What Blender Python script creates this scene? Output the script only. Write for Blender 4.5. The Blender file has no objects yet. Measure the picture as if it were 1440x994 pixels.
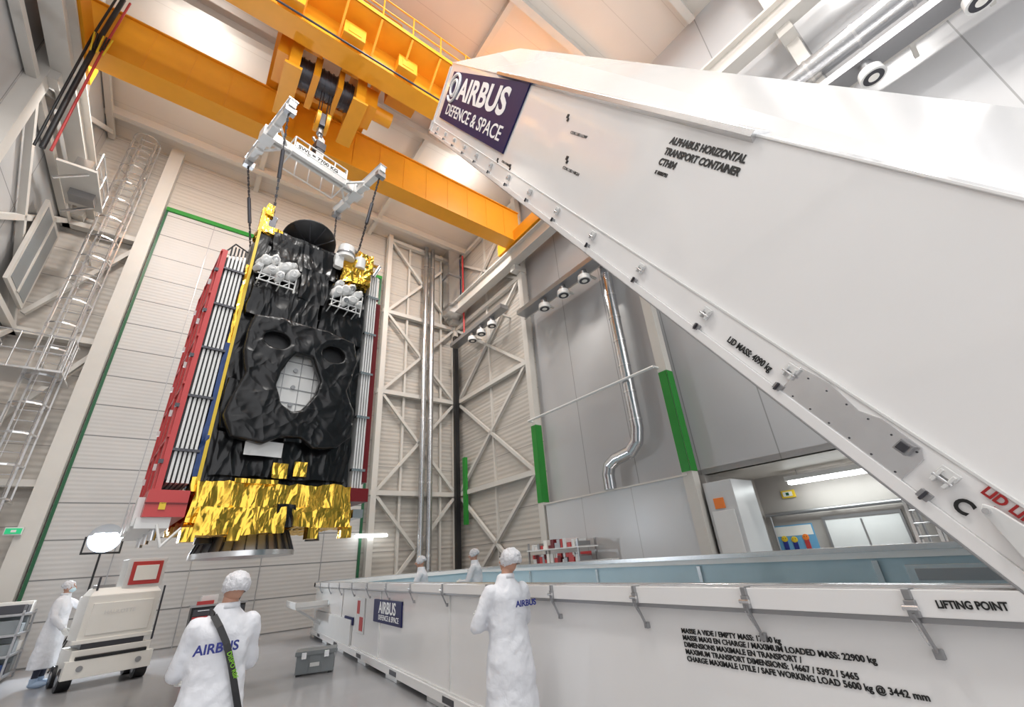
import bpy, math, random
from mathutils import Vector, Matrix, noise
random.seed(4)
V=Vector
scene=bpy.context.scene
try:
    scene.view_settings.view_transform='Standard'
except Exception: pass

# ---------------------------------------------------------------- materials
def nt(name):
    m=bpy.data.materials.new(name); m.use_nodes=True
    n=m.node_tree.nodes; l=m.node_tree.links
    return m,n,l,n['Principled BSDF']
def mat(name,col,rough=.5,metal=0,bump=0,bscale=20,var=0,vscale=3,coat=0,emis=None,es=0,dist=.02,detail=3,spec=.5):
    m,n,l,p=nt(name)
    p.inputs['Base Color'].default_value=(*col,1); p.inputs['Roughness'].default_value=rough
    p.inputs['Metallic'].default_value=metal; p.inputs['Specular IOR Level'].default_value=spec
    if coat: p.inputs['Coat Weight'].default_value=coat; p.inputs['Coat Roughness'].default_value=.06
    if emis: p.inputs['Emission Color'].default_value=(*emis,1); p.inputs['Emission Strength'].default_value=es
    tc=n.new('ShaderNodeTexCoord')
    if bump:
        t=n.new('ShaderNodeTexNoise'); t.inputs['Scale'].default_value=bscale; t.inputs['Detail'].default_value=detail
        t.inputs['Distortion'].default_value=.4
        l.new(tc.outputs['Object'],t.inputs['Vector'])
        b=n.new('ShaderNodeBump'); b.inputs['Strength'].default_value=bump; b.inputs['Distance'].default_value=dist
        l.new(t.outputs['Fac'],b.inputs['Height']); l.new(b.outputs['Normal'],p.inputs['Normal'])
    v=n.new('ShaderNodeTexNoise'); v.inputs['Scale'].default_value=vscale; v.inputs['Detail'].default_value=4
    l.new(tc.outputs['Object'],v.inputs['Vector'])
    mx=n.new('ShaderNodeMix'); mx.data_type='RGBA'
    k=var if var else .04
    mx.inputs[6].default_value=(*[c*(1-k) for c in col],1); mx.inputs[7].default_value=(*[min(1,c*(1+k)) for c in col],1)
    l.new(v.outputs['Fac'],mx.inputs[0]); l.new(mx.outputs[2],p.inputs['Base Color'])
    return m
def foil(name,col,rough,metal,vs,strength,dist,spec=.5,wr=None):
    # draped foil: stretched ridged creases driving bump
    m,n,l,p=nt(name)
    p.inputs['Base Color'].default_value=(*col,1); p.inputs['Roughness'].default_value=rough; p.inputs['Metallic'].default_value=metal
    p.inputs['Specular IOR Level'].default_value=spec
    tc=n.new('ShaderNodeTexCoord')
    last=None
    for rot,sc in (((.2,.5,.4),(1,1,.35)),((.1,-.9,.7),(1,1,.3))):
        mp=n.new('ShaderNodeMapping'); mp.inputs['Rotation'].default_value=rot; mp.inputs['Scale'].default_value=sc
        l.new(tc.outputs['Object'],mp.inputs['Vector'])
        nz=n.new('ShaderNodeTexNoise'); nz.inputs['Scale'].default_value=vs; nz.inputs['Detail'].default_value=1.5; nz.inputs['Distortion'].default_value=.6
        l.new(mp.outputs[0],nz.inputs['Vector'])
        a=n.new('ShaderNodeMath'); a.operation='SUBTRACT'; l.new(nz.outputs['Fac'],a.inputs[0]); a.inputs[1].default_value=.5
        c=n.new('ShaderNodeMath'); c.operation='ABSOLUTE'; l.new(a.outputs[0],c.inputs[0])
        if last is None: last=c.outputs[0]
        else:
            d=n.new('ShaderNodeMath'); d.operation='ADD'; l.new(last,d.inputs[0]); l.new(c.outputs[0],d.inputs[1]); last=d.outputs[0]
    b=n.new('ShaderNodeBump'); b.inputs['Strength'].default_value=strength; b.inputs['Distance'].default_value=dist; b.invert=True
    l.new(last,b.inputs['Height']); l.new(b.outputs['Normal'],p.inputs['Normal'])
    return m
def panel(name,col,axis,period,lw,lcol,rib=0,ribs=.3,rough=.45,axis2=None,period2=3,lw2=.01):
    m,n,l,p=nt(name); p.inputs['Roughness'].default_value=rough
    tc=n.new('ShaderNodeTexCoord'); s=n.new('ShaderNodeSeparateXYZ'); l.new(tc.outputs['Object'],s.inputs[0])
    def line(ax,per,w):
        a=n.new('ShaderNodeMath'); a.operation='DIVIDE'; l.new(s.outputs[ax],a.inputs[0]); a.inputs[1].default_value=per
        b=n.new('ShaderNodeMath'); b.operation='FRACT'; l.new(a.outputs[0],b.inputs[0])
        c=n.new('ShaderNodeMath'); c.operation='LESS_THAN'; l.new(b.outputs[0],c.inputs[0]); c.inputs[1].default_value=w/per
        return c.outputs[0]
    f=line(axis,period,lw)
    if axis2 is not None:
        g=line(axis2,period2,lw2); mm=n.new('ShaderNodeMath'); mm.operation='MAXIMUM'; l.new(f,mm.inputs[0]); l.new(g,mm.inputs[1]); f=mm.outputs[0]
    v=n.new('ShaderNodeTexNoise'); v.inputs['Scale'].default_value=.6; l.new(tc.outputs['Object'],v.inputs['Vector'])
    m0=n.new('ShaderNodeMix'); m0.data_type='RGBA'; m0.inputs[6].default_value=(*[c*.93 for c in col],1); m0.inputs[7].default_value=(*[min(1,c*1.05) for c in col],1)
    l.new(v.outputs['Fac'],m0.inputs[0])
    mx=n.new('ShaderNodeMix'); mx.data_type='RGBA'; l.new(f,mx.inputs[0]); l.new(m0.outputs[2],mx.inputs[6]); mx.inputs[7].default_value=(*lcol,1)
    l.new(mx.outputs[2],p.inputs['Base Color'])
    if rib:
        a=n.new('ShaderNodeMath'); a.operation='MULTIPLY'; l.new(s.outputs[axis],a.inputs[0]); a.inputs[1].default_value=2*math.pi/rib
        b=n.new('ShaderNodeMath'); b.operation='SINE'; l.new(a.outputs[0],b.inputs[0])
        bp=n.new('ShaderNodeBump'); bp.inputs['Strength'].default_value=ribs; bp.inputs['Distance'].default_value=.02
        l.new(b.outputs[0],bp.inputs['Height']); l.new(bp.outputs['Normal'],p.inputs['Normal'])
    return m
M={}
M['wall']=panel('wall_cladding',(.53,.495,.45),2,1.15,.03,(.30,.28,.26),rib=.19,ribs=.3)
M['wallL']=panel('wall_smooth_panel',(.50,.50,.50),2,2.3,.03,(.26,.26,.26),axis2=1,period2=3.0,lw2=.03,rough=.25)
M['door']=panel('door_panels',(.55,.535,.52),2,1.02,.035,(.20,.20,.20),rib=.128,ribs=.1)
M['grey']=panel('grey_bay_panel',(.50,.50,.51),1,2.05,.03,(.30,.30,.30),rough=.2)
M['ledge']=panel('white_partition',(.60,.61,.62),1,2.05,.02,(.4,.4,.4),rough=.3)
M['ceil']=panel('ceiling_panels',(.68,.63,.575),1,1.2,.02,(.56,.51,.46),rough=.5)
M['floor']=mat('epoxy_floor',(.33,.33,.34),.2,var=.12,vscale=.8)
M['steel']=mat('white_painted_steel',(.62,.595,.555),.4)
M['white']=mat('gloss_white_paint',(.88,.87,.865),.14,coat=.7,var=.015)
M['white2']=mat('white_paint',(.74,.74,.73),.35)
M['cream']=mat('cream_plastic',(.86,.84,.79),.35)
M['orange']=mat('crane_orange',(.90,.38,.018),.38,var=.06)
M['green']=mat('green_paint',(.02,.24,.03),.4)
M['dgreen']=mat('dark_green_trim',(.01,.10,.04),.4)
M['black']=mat('black_plastic',(.012,.012,.014),.4)
M['dark']=mat('dark_metal',(.08,.08,.09),.35,metal=.7)
M['grm']=mat('grey_metal',(.38,.38,.39),.35,metal=.8)
M['alu']=mat('aluminium',(.75,.75,.76),.25,metal=1,var=.08,vscale=12)
M['pipe']=mat('spiral_steel',(.62,.63,.65),.22,metal=1,bump=.3,bscale=8)
M['red']=mat('red_cover',(.52,.05,.05),.35,bump=.1,bscale=6)
M['dred']=mat('dark_red_cover',(.16,.008,.012),.4)
M['mli']=foil('black_mli',(.006,.006,.007),.24,0,3.0,.75,.11,spec=.45)
M['mli2']=foil('black_mli_panel',(.007,.007,.008),.26,0,2.2,.7,.10,spec=.45)
M['gold']=foil('gold_foil',(.98,.60,.09),.20,1,4.5,.6,.10)
M['yel']=mat('yellow_edge',(.75,.52,.03),.4)
M['blue']=mat('container_interior_blue',(.47,.61,.68),.35)
M['solar']=mat('solar_cells',(.02,.05,.16),.2,metal=.3)
M['navy']=mat('navy_vinyl',(.012,.014,.085),.45,spec=.25)
M['ntext']=mat('navy_print',(.02,.03,.22),.5)
M['wtext']=mat('white_print',(.9,.9,.9),.5)
M['btext']=mat('black_print',(.01,.01,.01),.5)
M['rtext']=mat('red_print',(.35,.01,.01),.5)
M['coat']=mat('cleanroom_fabric',(.74,.75,.79),.75,bump=.5,bscale=7,dist=.03)
M['cap']=mat('bouffant_cap',(.68,.68,.71),.7,bump=.9,bscale=40,dist=.015)
M['skin']=mat('skin',(.55,.30,.21),.5)
M['mask']=mat('face_mask',(.55,.72,.78),.7)
M['glove']=mat('glove',(.80,.80,.78),.5)
M['trouser']=mat('dark_trousers',(.03,.035,.06),.8)
M['shoe']=mat('shoe_cover',(.35,.45,.6),.6)
M['lamp']=mat('lamp_glow',(1,1,1),.4,emis=(1,.96,.9),es=6)
M['tube']=mat('fluorescent_glow',(1,1,1),.4,emis=(.95,1,1),es=9)
M['flood']=mat('floodlight_glow',(1,1,1),.4,emis=(.85,.93,1),es=150)
M['reflector']=mat('floodlight_reflector',(.8,.85,.9),.4,emis=(.62,.78,1),es=5)
M['box_or']=mat('orange_sign',(.85,.22,.03),.5)
M['poster']=mat('poster_blue',(.15,.38,.60),.5)
M['grn']=mat('exit_green',(.02,.5,.2),.5,emis=(.02,.6,.25),es=.3)
M['crate']=mat('grey_crate_plastic',(.22,.24,.25),.4)
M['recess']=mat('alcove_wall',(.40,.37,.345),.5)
M['lime']=mat('lime_strap_print',(.25,.6,.03),.5)

# ---------------------------------------------------------------- builder
class B:
    def __init__(s): s.v=[];s.f=[];s.m=[];s.sm=[];s.mats=[]
    def mi(s,m):
        if isinstance(m,str): m=M[m]
        if m not in s.mats: s.mats.append(m)
        return s.mats.index(m)
    def add(s,vs,fs,m,smooth=False):
        o=len(s.v); s.v+= [tuple(v) for v in vs]; i=s.mi(m)
        for f in fs: s.f.append(tuple(o+k for k in f)); s.m.append(i); s.sm.append(smooth)
    def box2(s,a,b,m):
        x0,y0,z0=a;x1,y1,z1=b
        vs=[(x0,y0,z0),(x1,y0,z0),(x1,y1,z0),(x0,y1,z0),(x0,y0,z1),(x1,y0,z1),(x1,y1,z1),(x0,y1,z1)]
        s.add(vs,[(0,3,2,1),(4,5,6,7),(0,1,5,4),(1,2,6,5),(2,3,7,6),(3,0,4,7)],m)
    def box(s,c,d,m,R=None):
        c=V(c); h=V(d)/2; vs=[]
        for z in(-1,1):
            for x,y in((-1,-1),(1,-1),(1,1),(-1,1)):
                p=V((x*h.x,y*h.y,z*h.z)); 
                if R: p=R@p
                vs.append(c+p)
        s.add(vs,[(0,3,2,1),(4,5,6,7),(0,1,5,4),(1,2,6,5),(2,3,7,6),(3,0,4,7)],m)
    def beam(s,p,q,w,h,m,up=(0,0,1)):
        p=V(p);q=V(q);d=(q-p).normalized();up=V(up)
        if abs(d.dot(up))>.98*up.length: up=V((0,1,0))
        x=d.cross(up).normalized();y=x.cross(d)
        vs=[e+x*a*w/2+y*b*h/2 for e in(p,q) for a,b in((-1,-1),(1,-1),(1,1),(-1,1))]
        s.add(vs,[(0,3,2,1),(4,5,6,7),(0,1,5,4),(1,2,6,5),(2,3,7,6),(3,0,4,7)],m)
    def cyl(s,p,q,r1,r2,m,seg=16,caps=True,smooth=True):
        p=V(p);q=V(q);d=(q-p).normalized();a=V((0,0,1)) if abs(d.z)<.9 else V((1,0,0))
        x=d.cross(a).normalized();y=d.cross(x)
        vs=[]
        for e,r in((p,r1),(q,r2)):
            for i in range(seg):
                t=2*math.pi*i/seg; vs.append(e+(x*math.cos(t)+y*math.sin(t))*r)
        s.add(vs,[(i,(i+1)%seg,seg+(i+1)%seg,seg+i) for i in range(seg)],m,smooth)
        if caps:
            s.add(vs,[tuple(range(seg))[::-1],tuple(range(seg,2*seg))],m)
    def sph(s,c,r,m,seg=16,ring=10,R=None,jit=0,jf=28):
        c=V(c); 
        if not hasattr(r,'__len__'): r=(r,r,r)
        vs=[]
        for j in range(ring+1):
            ph=math.pi*j/ring
            for i in range(seg):
                t=2*math.pi*i/seg
                p=V((math.sin(ph)*math.cos(t)*r[0],math.sin(ph)*math.sin(t)*r[1],math.cos(ph)*r[2]))
                if jit: p*=1+jit*noise.noise(p*jf+c*3)
                if R: p=R@p
                vs.append(c+p)
        fs=[(j*seg+i,(j+1)*seg+i,(j+1)*seg+(i+1)%seg,j*seg+(i+1)%seg) for j in range(ring) for i in range(seg)]
        s.add(vs,fs,m,True)
    def tube(s,pts,r,m,seg=10):
        for a,b in zip(pts,pts[1:]): s.cyl(a,b,r,r,m,seg)
        for a in pts[1:-1]: s.sph(a,r,m,seg,6)
    def cap(s,a,b,r1,r2,m,seg=12):
        s.cyl(a,b,r1,r2,m,seg); s.sph(a,r1,m,seg,8); s.sph(b,r2,m,seg,8)
    def prism(s,pts,off,m):
        n=len(pts); off=V(off); vs=[V(p) for p in pts]+[V(p)+off for p in pts]
        s.add(vs,[tuple(range(n))[::-1],tuple(range(n,2*n))]+[(i,(i+1)%n,n+(i+1)%n,n+i) for i in range(n)],m)
    def loft(s,rings,m,seg=24,smooth=True):
        vs=[]
        for (z,rx,ry,xo,yo) in rings:
            for i in range(seg):
                t=2*math.pi*(i+.5)/seg; vs.append((xo+rx*math.cos(t),yo+ry*math.sin(t),z))
        n=len(rings); fs=[(j*seg+i,j*seg+(i+1)%seg,(j+1)*seg+(i+1)%seg,(j+1)*seg+i) for j in range(n-1) for i in range(seg)]
        fs+=[tuple(range(seg))[::-1],tuple(range((n-1)*seg,n*seg))]
        s.add(vs,fs,m,smooth)
    def sheet(s,o,u,w,nu,nv,amp,m,fr=3,seed=0,smooth=False):
        o=V(o);u=V(u);w=V(w);n=u.cross(w).normalized(); vs=[]
        for j in range(nv+1):
            for i in range(nu+1):
                p=o+u*(i/nu)+w*(j/nv)
                k=noise.noise(p*fr+V((seed,seed*2,0)))+.5*noise.noise(p*fr*2.3+V((0,seed,7)))
                vs.append(p+n*amp*k)
        s.add(vs,[(j*(nu+1)+i,j*(nu+1)+i+1,(j+1)*(nu+1)+i+1,(j+1)*(nu+1)+i) for j in range(nv) for i in range(nu)],m,smooth)
    def cbox(s,a,b,amp,m,st=.12,fr=3,seed=0,smooth=False,sq=(1,1,1)):
        x0,y0,z0=a;x1,y1,z1=b; X=x1-x0;Y=y1-y0;Z=z1-z0; nx,ny,nz=[max(2,int(abs(d)/st)) for d in(X,Y,Z)]
        def P(x,y,z):
            p=V((x,y,z)); k=V((x*sq[0],y*sq[1],z*sq[2]))
            nv=noise.noise_vector(k*fr+V((seed,0,seed)))+.5*noise.noise_vector(k*fr*2.4+V((seed,3,0)))
            return p+nv*amp
        def g(f,n1,n2):
            vs=[f(i/n1,j/n2) for j in range(n2+1) for i in range(n1+1)]
            s.add(vs,[(j*(n1+1)+i,j*(n1+1)+i+1,(j+1)*(n1+1)+i+1,(j+1)*(n1+1)+i) for j in range(n2) for i in range(n1)],m,smooth)
        g(lambda u,w:P(x0+X*u,y0,z0+Z*w),nx,nz); g(lambda u,w:P(x1-X*u,y1,z0+Z*w),nx,nz)
        g(lambda u,w:P(x0,y1-Y*u,z0+Z*w),ny,nz); g(lambda u,w:P(x1,y0+Y*u,z0+Z*w),ny,nz)
        g(lambda u,w:P(x0+X*u,y0+Y*w,z1),nx,ny); g(lambda u,w:P(x0+X*u,y1-Y*w,z0),nx,ny)
    def obj(s,name,Mx=None,bevel=0,parent=None):
        me=bpy.data.meshes.new(name); me.from_pydata(s.v,[],s.f)
        for m in s.mats: me.materials.append(m)
        me.polygons.foreach_set('material_index',s.m); me.polygons.foreach_set('use_smooth',s.sm); me.update()
        o=bpy.data.objects.new(name,me); scene.collection.objects.link(o)
        if Mx is None: Mx=parent.matrix_basis.copy() if parent else Matrix()
        o.matrix_basis=Mx
        if parent: o.parent=parent; o.matrix_parent_inverse=parent.matrix_basis.inverted()
        if bevel:
            b=o.modifiers.new('bevel','BEVEL'); b.width=bevel; b.segments=2; b.limit_method='ANGLE'
        return o
def text(body,size,loc,xa,ya,m,parent,name='lettering',sx=1,fat=.0,align='LEFT',space=1,lsp=1):
    c=bpy.data.curves.new(name,'FONT'); c.body=body; c.size=size; c.extrude=.002; c.offset=fat; c.align_x=align
    c.space_character=space; c.space_line=lsp; c.resolution_u=4
    c.materials.append(M[m]); o=bpy.data.objects.new(name,c); scene.collection.objects.link(o)
    xa=V(xa).normalized();ya=V(ya).normalized();za=xa.cross(ya)
    mt=Matrix(((xa.x,ya.x,za.x,loc[0]),(xa.y,ya.y,za.y,loc[1]),(xa.z,ya.z,za.z,loc[2]),(0,0,0,1)))
    mt=mt@Matrix.Diagonal((sx,1,1,1))
    o.matrix_basis=mt; o.parent=parent; o.matrix_parent_inverse=parent.matrix_basis.inverted()
    return o
RM=Matrix.Rotation(math.radians(5),4,'Z')

# ---------------------------------------------------------------- camera
A=math.radians(33.9); th=math.radians(25.8); ro=math.radians(4.43)
h=V((math.sin(A),math.cos(A),0)); r0=V((math.cos(A),-math.sin(A),0))
fw=h*math.cos(th)+V((0,0,math.sin(th))); u0=r0.cross(fw)
rt=r0*math.cos(ro)-u0*math.sin(ro); up=r0*math.sin(ro)+u0*math.cos(ro)
cd=bpy.data.cameras.new('camera'); cd.lens=14.85; cd.sensor_width=36; cd.clip_end=200
cam=bpy.data.objects.new('camera',cd); scene.collection.objects.link(cam)
cam.matrix_world=Matrix(((rt.x,up.x,-fw.x,0),(rt.y,up.y,-fw.y,0),(rt.z,up.z,-fw.z,1.7),(0,0,0,1)))
scene.camera=cam

# ---------------------------------------------------------------- room shell (room frame)
XL,XR,YB,YF,ZC=-5.3,11.0,18.6,-7.0,18.6
b=B(); b.box2((XL-.2,YF,-.2),(15,YB+.2,0),'floor'); b.obj('floor',RM)
b=B(); b.box2((XL-.2,YF,ZC),(XR+.3,YB+.2,ZC+.2),'ceil')
b.obj('ceiling',RM)
b=B()
for y in (-4,-1,2.1,5.2,8.3,11.4,14.5,17.2): b.box2((XL,y-.12,ZC-.35),(XR,y+.12,ZC),'steel')
for x in (0,5.5): b.box2((x-.1,YF,ZC-.25),(x+.1,YB,ZC),'steel')
b.obj('ceiling_beams',RM)
b=B(); b.box2((XL,YB,0),(XR+.3,YB+.2,ZC),'wall'); b.obj('wall_back',RM)
b=B(); b.box2((XL-.2,YF,0),(XL,YB+.2,ZC),'wallL'); b.obj('wall_left',RM)
b=B()
b.box2((XR,12.3,0),(XR+.2,YB,ZC),'wall')
b.box2((XR+.2,6.3,0),(XR+.4,12.3,ZC),'grey')
b.box2((XR+.2,YF,3.35),(XR+.4,6.3,ZC),'grey')
b.box2((XR-.25,6.35,0),(XR+.2,12.05,3.35),'ledge')
b.box2((XR-.3,6.3,3.35),(XR+.2,12.1,3.4),'steel')
b.obj('wall_right',RM)
b=B()
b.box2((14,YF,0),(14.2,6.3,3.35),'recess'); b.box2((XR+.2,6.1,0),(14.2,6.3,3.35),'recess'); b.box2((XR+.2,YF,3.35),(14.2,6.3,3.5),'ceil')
b.obj('wall_alcove',RM)
b=B(); b.box2((XR-.1,5.3,0),(12.0,6.05,3.1),'ledge'); b.box2((XR-.13,5.4,.1),(XR-.1,5.97,2.4),'white2'); b.cyl((XR-.16,5.46,1.1),(XR-.16,5.46,1.3),.015,.015,'alu',8)
b.box2((XR-.13,5.6,2.45),(XR-.1,5.86,2.7),'box_or')
b.obj('door_1',RM,.01)
b=B(); b.box2((-2.7,18.42,0),(6.3,18.6,15.5),'door')
b.box2((-2.76,18.38,0),(-2.68,18.46,15.55),'dgreen'); b.box2((6.25,18.36,0),(6.35,18.46,15.55),'dgreen')
b.box2((-2.76,18.34,15.5),(6.35,18.46,15.68),'green')
for x in(-1.08,.9,2.9,4.9): b.box2((x-.012,18.405,0),(x+.012,18.42,15.5),'grm')
b.obj('door_2',RM)
b=B()
def xb(b,p,q,z0,z1,w=.1):
    b.beam((*p,z0),(*q,z1),w,w,'steel'); b.beam((*p,z1),(*q,z0),w,w,'steel')
zs=[0,4.6,9.2,13.6,18.3]
b.box2((-3.25,18.1,0),(-2.8,18.55,ZC),'steel')
for x in (6.65,10.75): b.box2((x-.12,18.2,0),(x+.12,18.55,ZC),'steel')
for z in zs[1:]: b.box2((6.5,18.25,z-.1),(10.9,18.5,z+.1),'steel')
for z0,z1 in zip(zs,zs[1:]): xb(b,(6.7,18.35),(10.7,18.35),z0,z1,.13)
for x in(7.9,9.9): b.box2((x-.05,18.4,0),(x+.05,18.55,ZC),'steel')
for z in zs[1:]: b.box2((10.75,12.3,z-.1),(10.95,18.5,z+.1),'steel')
for z0,z1 in zip(zs,zs[1:]): xb(b,(10.85,12.5),(10.85,18.3),z0,z1,.13)
b.box2((10.5,17.95,0),(10.72,18.16,13),'black'); b.box2((10.66,17.4,3.2),(10.8,17.62,6.2),'green')
b.box2((10.9,15.3,0),(11,15.4,ZC),'steel')
for y in(12.3,6.3,.2):
    b.box2((10.72,y-.15,0),(11.0,y+.15,ZC),'steel'); b.box2((10.7,y-.13,3.45),(10.73,y+.13,6.35),'green'); b.box2((10.7,y-.16,3.45),(11.0,y-.148,6.35),'green')
for y in(12.3,6.3,.2):
    b.box2((-5.3,y-.2,0),(-4.95,y+.2,ZC),'steel')
for z0,z1 in zip(zs,zs[1:]):
    xb(b,(-5.15,12.4),(-5.15,18.2),z0,z1,.16)
for z in zs[1:]: b.box2((-5.25,0,z-.1),(-5.05,18.5,z+.1),'steel')
for z in (5.4,9.8): b.beam((-5.1,18.3,z),(-3.1,18.3,z+3.5),.14,.14,'steel')
for z in (4.6,9.2,13.6): b.box2((-5.3,18.2,z-.1),(-3,18.5,z+.1),'steel')
b.obj('steel_bracing_frame',RM)
for sx in (10.35,-4.75):
    b=B()
    b.box2((sx-.22,YF,14.75),(sx+.22,18.4,14.82),'steel'); b.box2((sx-.22,YF,14.05),(sx+.22,18.4,14.13),'steel'); b.box2((sx-.04,YF,14.1),(sx+.04,18.4,14.8),'steel')
    b.box2((sx-.04,YF,14.82),(sx+.04,18.4,14.9),'grm')
    for y in (.2,6.3,12.3,18.1): b.box2((min(sx,11 if sx>0 else -5.3),y-.18,13.75),(max(sx,11 if sx>0 else -5.3),y+.18,14.05),'steel')
    b.obj('crane_runway_beam',RM)
# ---------------------------------------------------------------- crane
b=B()
b.box2((-4.9,11.75,15.05),(10.5,12.3,16.85),'orange'); b.box2((-4.9,11.68,15.0),(10.5,12.37,15.05),'orange'); b.box2((-4.9,11.68,16.85),(10.5,12.37,16.9),'orange')
b.box2((-4.9,7.9,15.05),(10.5,8.4,16.6),'orange'); b.box2((-4.9,7.83,15.0),(10.5,8.47,15.05),'orange'); b.box2((-4.9,7.83,16.6),(10.5,8.47,16.65),'orange')
for x in (-4.75,10.35):
    b.box2((x-.25,7.2,14.95),(x+.25,13,15.6),'orange')
    for y in(7.6,8.6,11.6,12.6): b.cyl((x-.1,y,15.05),(x+.1,y,15.05),.22,.22,'dark')
    b.box2((x-.3,6.95,14.95),(x+.3,7.2,15.3),'black'); 
for i in range(16): b.box2((-4.4+i,11.735,15.1),(-4.38+i,11.75,16.8),'orange')
b.box2((-4.9,7.05,16.0),(10.5,7.9,16.06),'orange')
for i in range(17):
    x=-4.7+i*.94; b.cyl((x,7.08,16),(x,7.08,17.1),.025,.025,'orange',8); b.beam((x,7.1,16.0),(x,7.9,15.3),.06,.06,'orange')
for z in(16.55,17.1): b.cyl((-4.9,7.08,z),(10.5,7.08,z),.025,.025,'orange',8)
b.box2((-4.9,7.06,16.0),(10.5,7.08,16.18),'orange')
for i in range(8): b.box2((-2.2+i*1.6,7.55,15.2),(-1.6+i*1.6,7.9,15.75),'orange'); b.box2((-2.08+i*1.6,7.535,15.32),(-1.72+i*1.6,7.55,15.62),'orange')
b.cyl((-4.9,7.75,15.05),(10.5,7.75,15.05),.03,.03,'dark',8)
for x in(-2.5,2.6,7.6):
    b.box2((x-.3,12.37,16.45),(x+.3,12.7,16.6),'dark'); b.box2((x-.26,12.4,16.43),(x+.26,12.68,16.45),'lamp')  # added lamp boxes, hidden behind the girder, for the back wall fill
    b.box2((x-.3,11.95,16.9),(x+.3,12.25,17.0),'dark'); b.box2((x-.26,11.98,17.0),(x+.26,12.22,17.02),'lamp')  # added lamp boxes on the girder top, out of view, for the upward fill
b.obj('overhead_crane',RM,.0)
b=B() # trolley
b.box2((-.5,8.0,16.9),(2.8,8.35,17.3),'orange'); b.box2((-.5,11.8,16.95),(2.8,12.15,17.3),'orange')
b.box2((-.5,8,16.95),(-.2,12.1,17.35),'orange'); b.box2((2.5,8,16.95),(2.8,12.1,17.35),'orange'); b.box2((-.5,10.3,17.0),(2.8,12.1,17.05),'orange')
for y in (8.15,11.95):
    for x in(-.1,2.4): b.cyl((x,y-.08,16.85),(x,y+.08,16.85),.2,.2,'dark')
for x in(.1,1.95): b.box2((x-.14,8.75,14.4),(x+.14,10.4,17.2),'orange'); b.box2((x-.22,8.7,14.3),(x+.22,10.45,14.4),'orange')
b.box2((.0,8.7,15.4),(.75,8.82,16.9),'orange'); b.box2((1.3,8.7,15.4),(2.05,8.82,16.9),'orange'); b.box2((.0,10.3,15.6),(2.05,10.45,16.9),'orange')
b.cyl((.24,9.5,15.3),(1.81,9.5,15.3),.42,.42,'dark',24)
for i in range(11): b.cyl((.3+i*.14,9.5,15.3),(.34+i*.14,9.5,15.3),.45,.45,'dark',24)
b.box2((.62,8.9,14.7),(.8,10.1,15.6),'orange'); b.box2((1.3,8.9,14.7),(1.45,10.1,15.6),'orange')
b.box2((-.35,8.9,14.9),(-.04,9.9,15.7),'orange'); b.box2((2.1,8.9,14.7),(2.5,9.8,15.5),'orange')
b.cyl((2.5,9.35,15.1),(3.1,9.35,15.1),.24,.24,'orange')
b.box2((2.9,8.6,16.2),(3.9,9.6,17.2),'orange'); b.box2((2.6,8.58,16.4),(2.9,9.3,17.0),'dark')
for x in(-.45,.6,1.7,2.75): 
    b.cyl((x,7.95,17.3),(x,7.95,18.1),.025,.025,'orange',8)
b.cyl((-.45,7.95,18.1),(2.75,7.95,18.1),.025,.025,'orange',8); b.cyl((-.45,7.95,17.7),(2.75,7.95,17.7),.025,.025,'orange',8)
HX,HY=1.12,9.42
for dx in(-.16,-.08,.08,.16): b.cyl((HX+dx,HY,15.1),(HX+dx*.9,HY,13.7),.014,.014,'dark',6)
for dx in(-.13,.13): b.cyl((HX+dx-.05,HY,13.55),(HX+dx+.05,HY,13.55),.3,.3,'orange',24); b.cyl((HX+dx-.055,HY,13.55),(HX+dx+.055,HY,13.55),.1,.1,'dark',16)
b.box((HX,HY,13.5),(.14,.36,.5),'dark'); b.cyl((HX,HY,13.3),(HX,HY,13.05),.09,.09,'grm')
pts=[(HX,HY,13.1)]+[(HX+.0+.13*math.sin(t),HY,12.83+.13*math.cos(t)) for t in [0,.6,1.2,1.8,2.4,3.0,3.6,4.2,4.6]]
b.tube(pts,.045,'grm')
b.obj('hoist_trolley',RM)

# ---------------------------------------------------------------- satellite
SM=Matrix.Translation((.50,9.8,0))@Matrix.Rotation(math.radians(10.8),4,'Z')
b=B()
b.cbox((-1.2,-1.1,3.05),(1.2,1.15,8.5),.045,'mli',.06,1.5,1,smooth=True)
b.cbox((-1.25,-1.22,2.5),(1.26,1.2,3.16),.05,'gold',.07,2.4,5,sq=(1.8,1.8,.7))
b.cbox((-1.15,-1.3,2.35),(.1,-.9,2.75),.045,'gold',.08,3,9); b.cbox((.2,-1.32,2.42),(1.2,-.9,2.75),.05,'gold',.08,3,3)
b.cbox((-.05,-1.3,2.45),(.25,-1.15,2.8),.03,'mli',.1,4,3)
b.box2((-.75,-1.29,3.13),(-.1,-1.2,3.2),'gold')
b.box2((-1.25,-1.15,3.1),(-1.2,-1.1,8.85),'yel'); b.box2((-1.26,-1.14,8.3),(-1.1,-1.0,8.95),'gold')
b.cbox((-1.25,-1.15,8.3),(-.8,-.7,8.5),.04,'gold',.08,5,2)
b.cbox((-1.2,-1.2,8.75),(-1.05,-1.05,9.05),.03,'gold',.06,5,2)
for (a,c,s_) in (((-1.15,-1.26,6.25),(.15,-1.05,7.0),12),((-.95,-1.22,7.6),(.4,-1.05,8.35),15),((.2,-1.2,6.2),(1.15,-1.05,6.9),17),((-1.12,-1.2,3.25),(1.1,-1.05,3.95),19),((-1.15,-1.24,4.0),(-.75,-1.05,4.9),29),((-.3,-1.28,6.9),(.25,-1.05,7.7),33)):
    b.cbox(a,c,.045,'mli',.05,1.9,s_,smooth=True)
random.seed(11)
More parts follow.
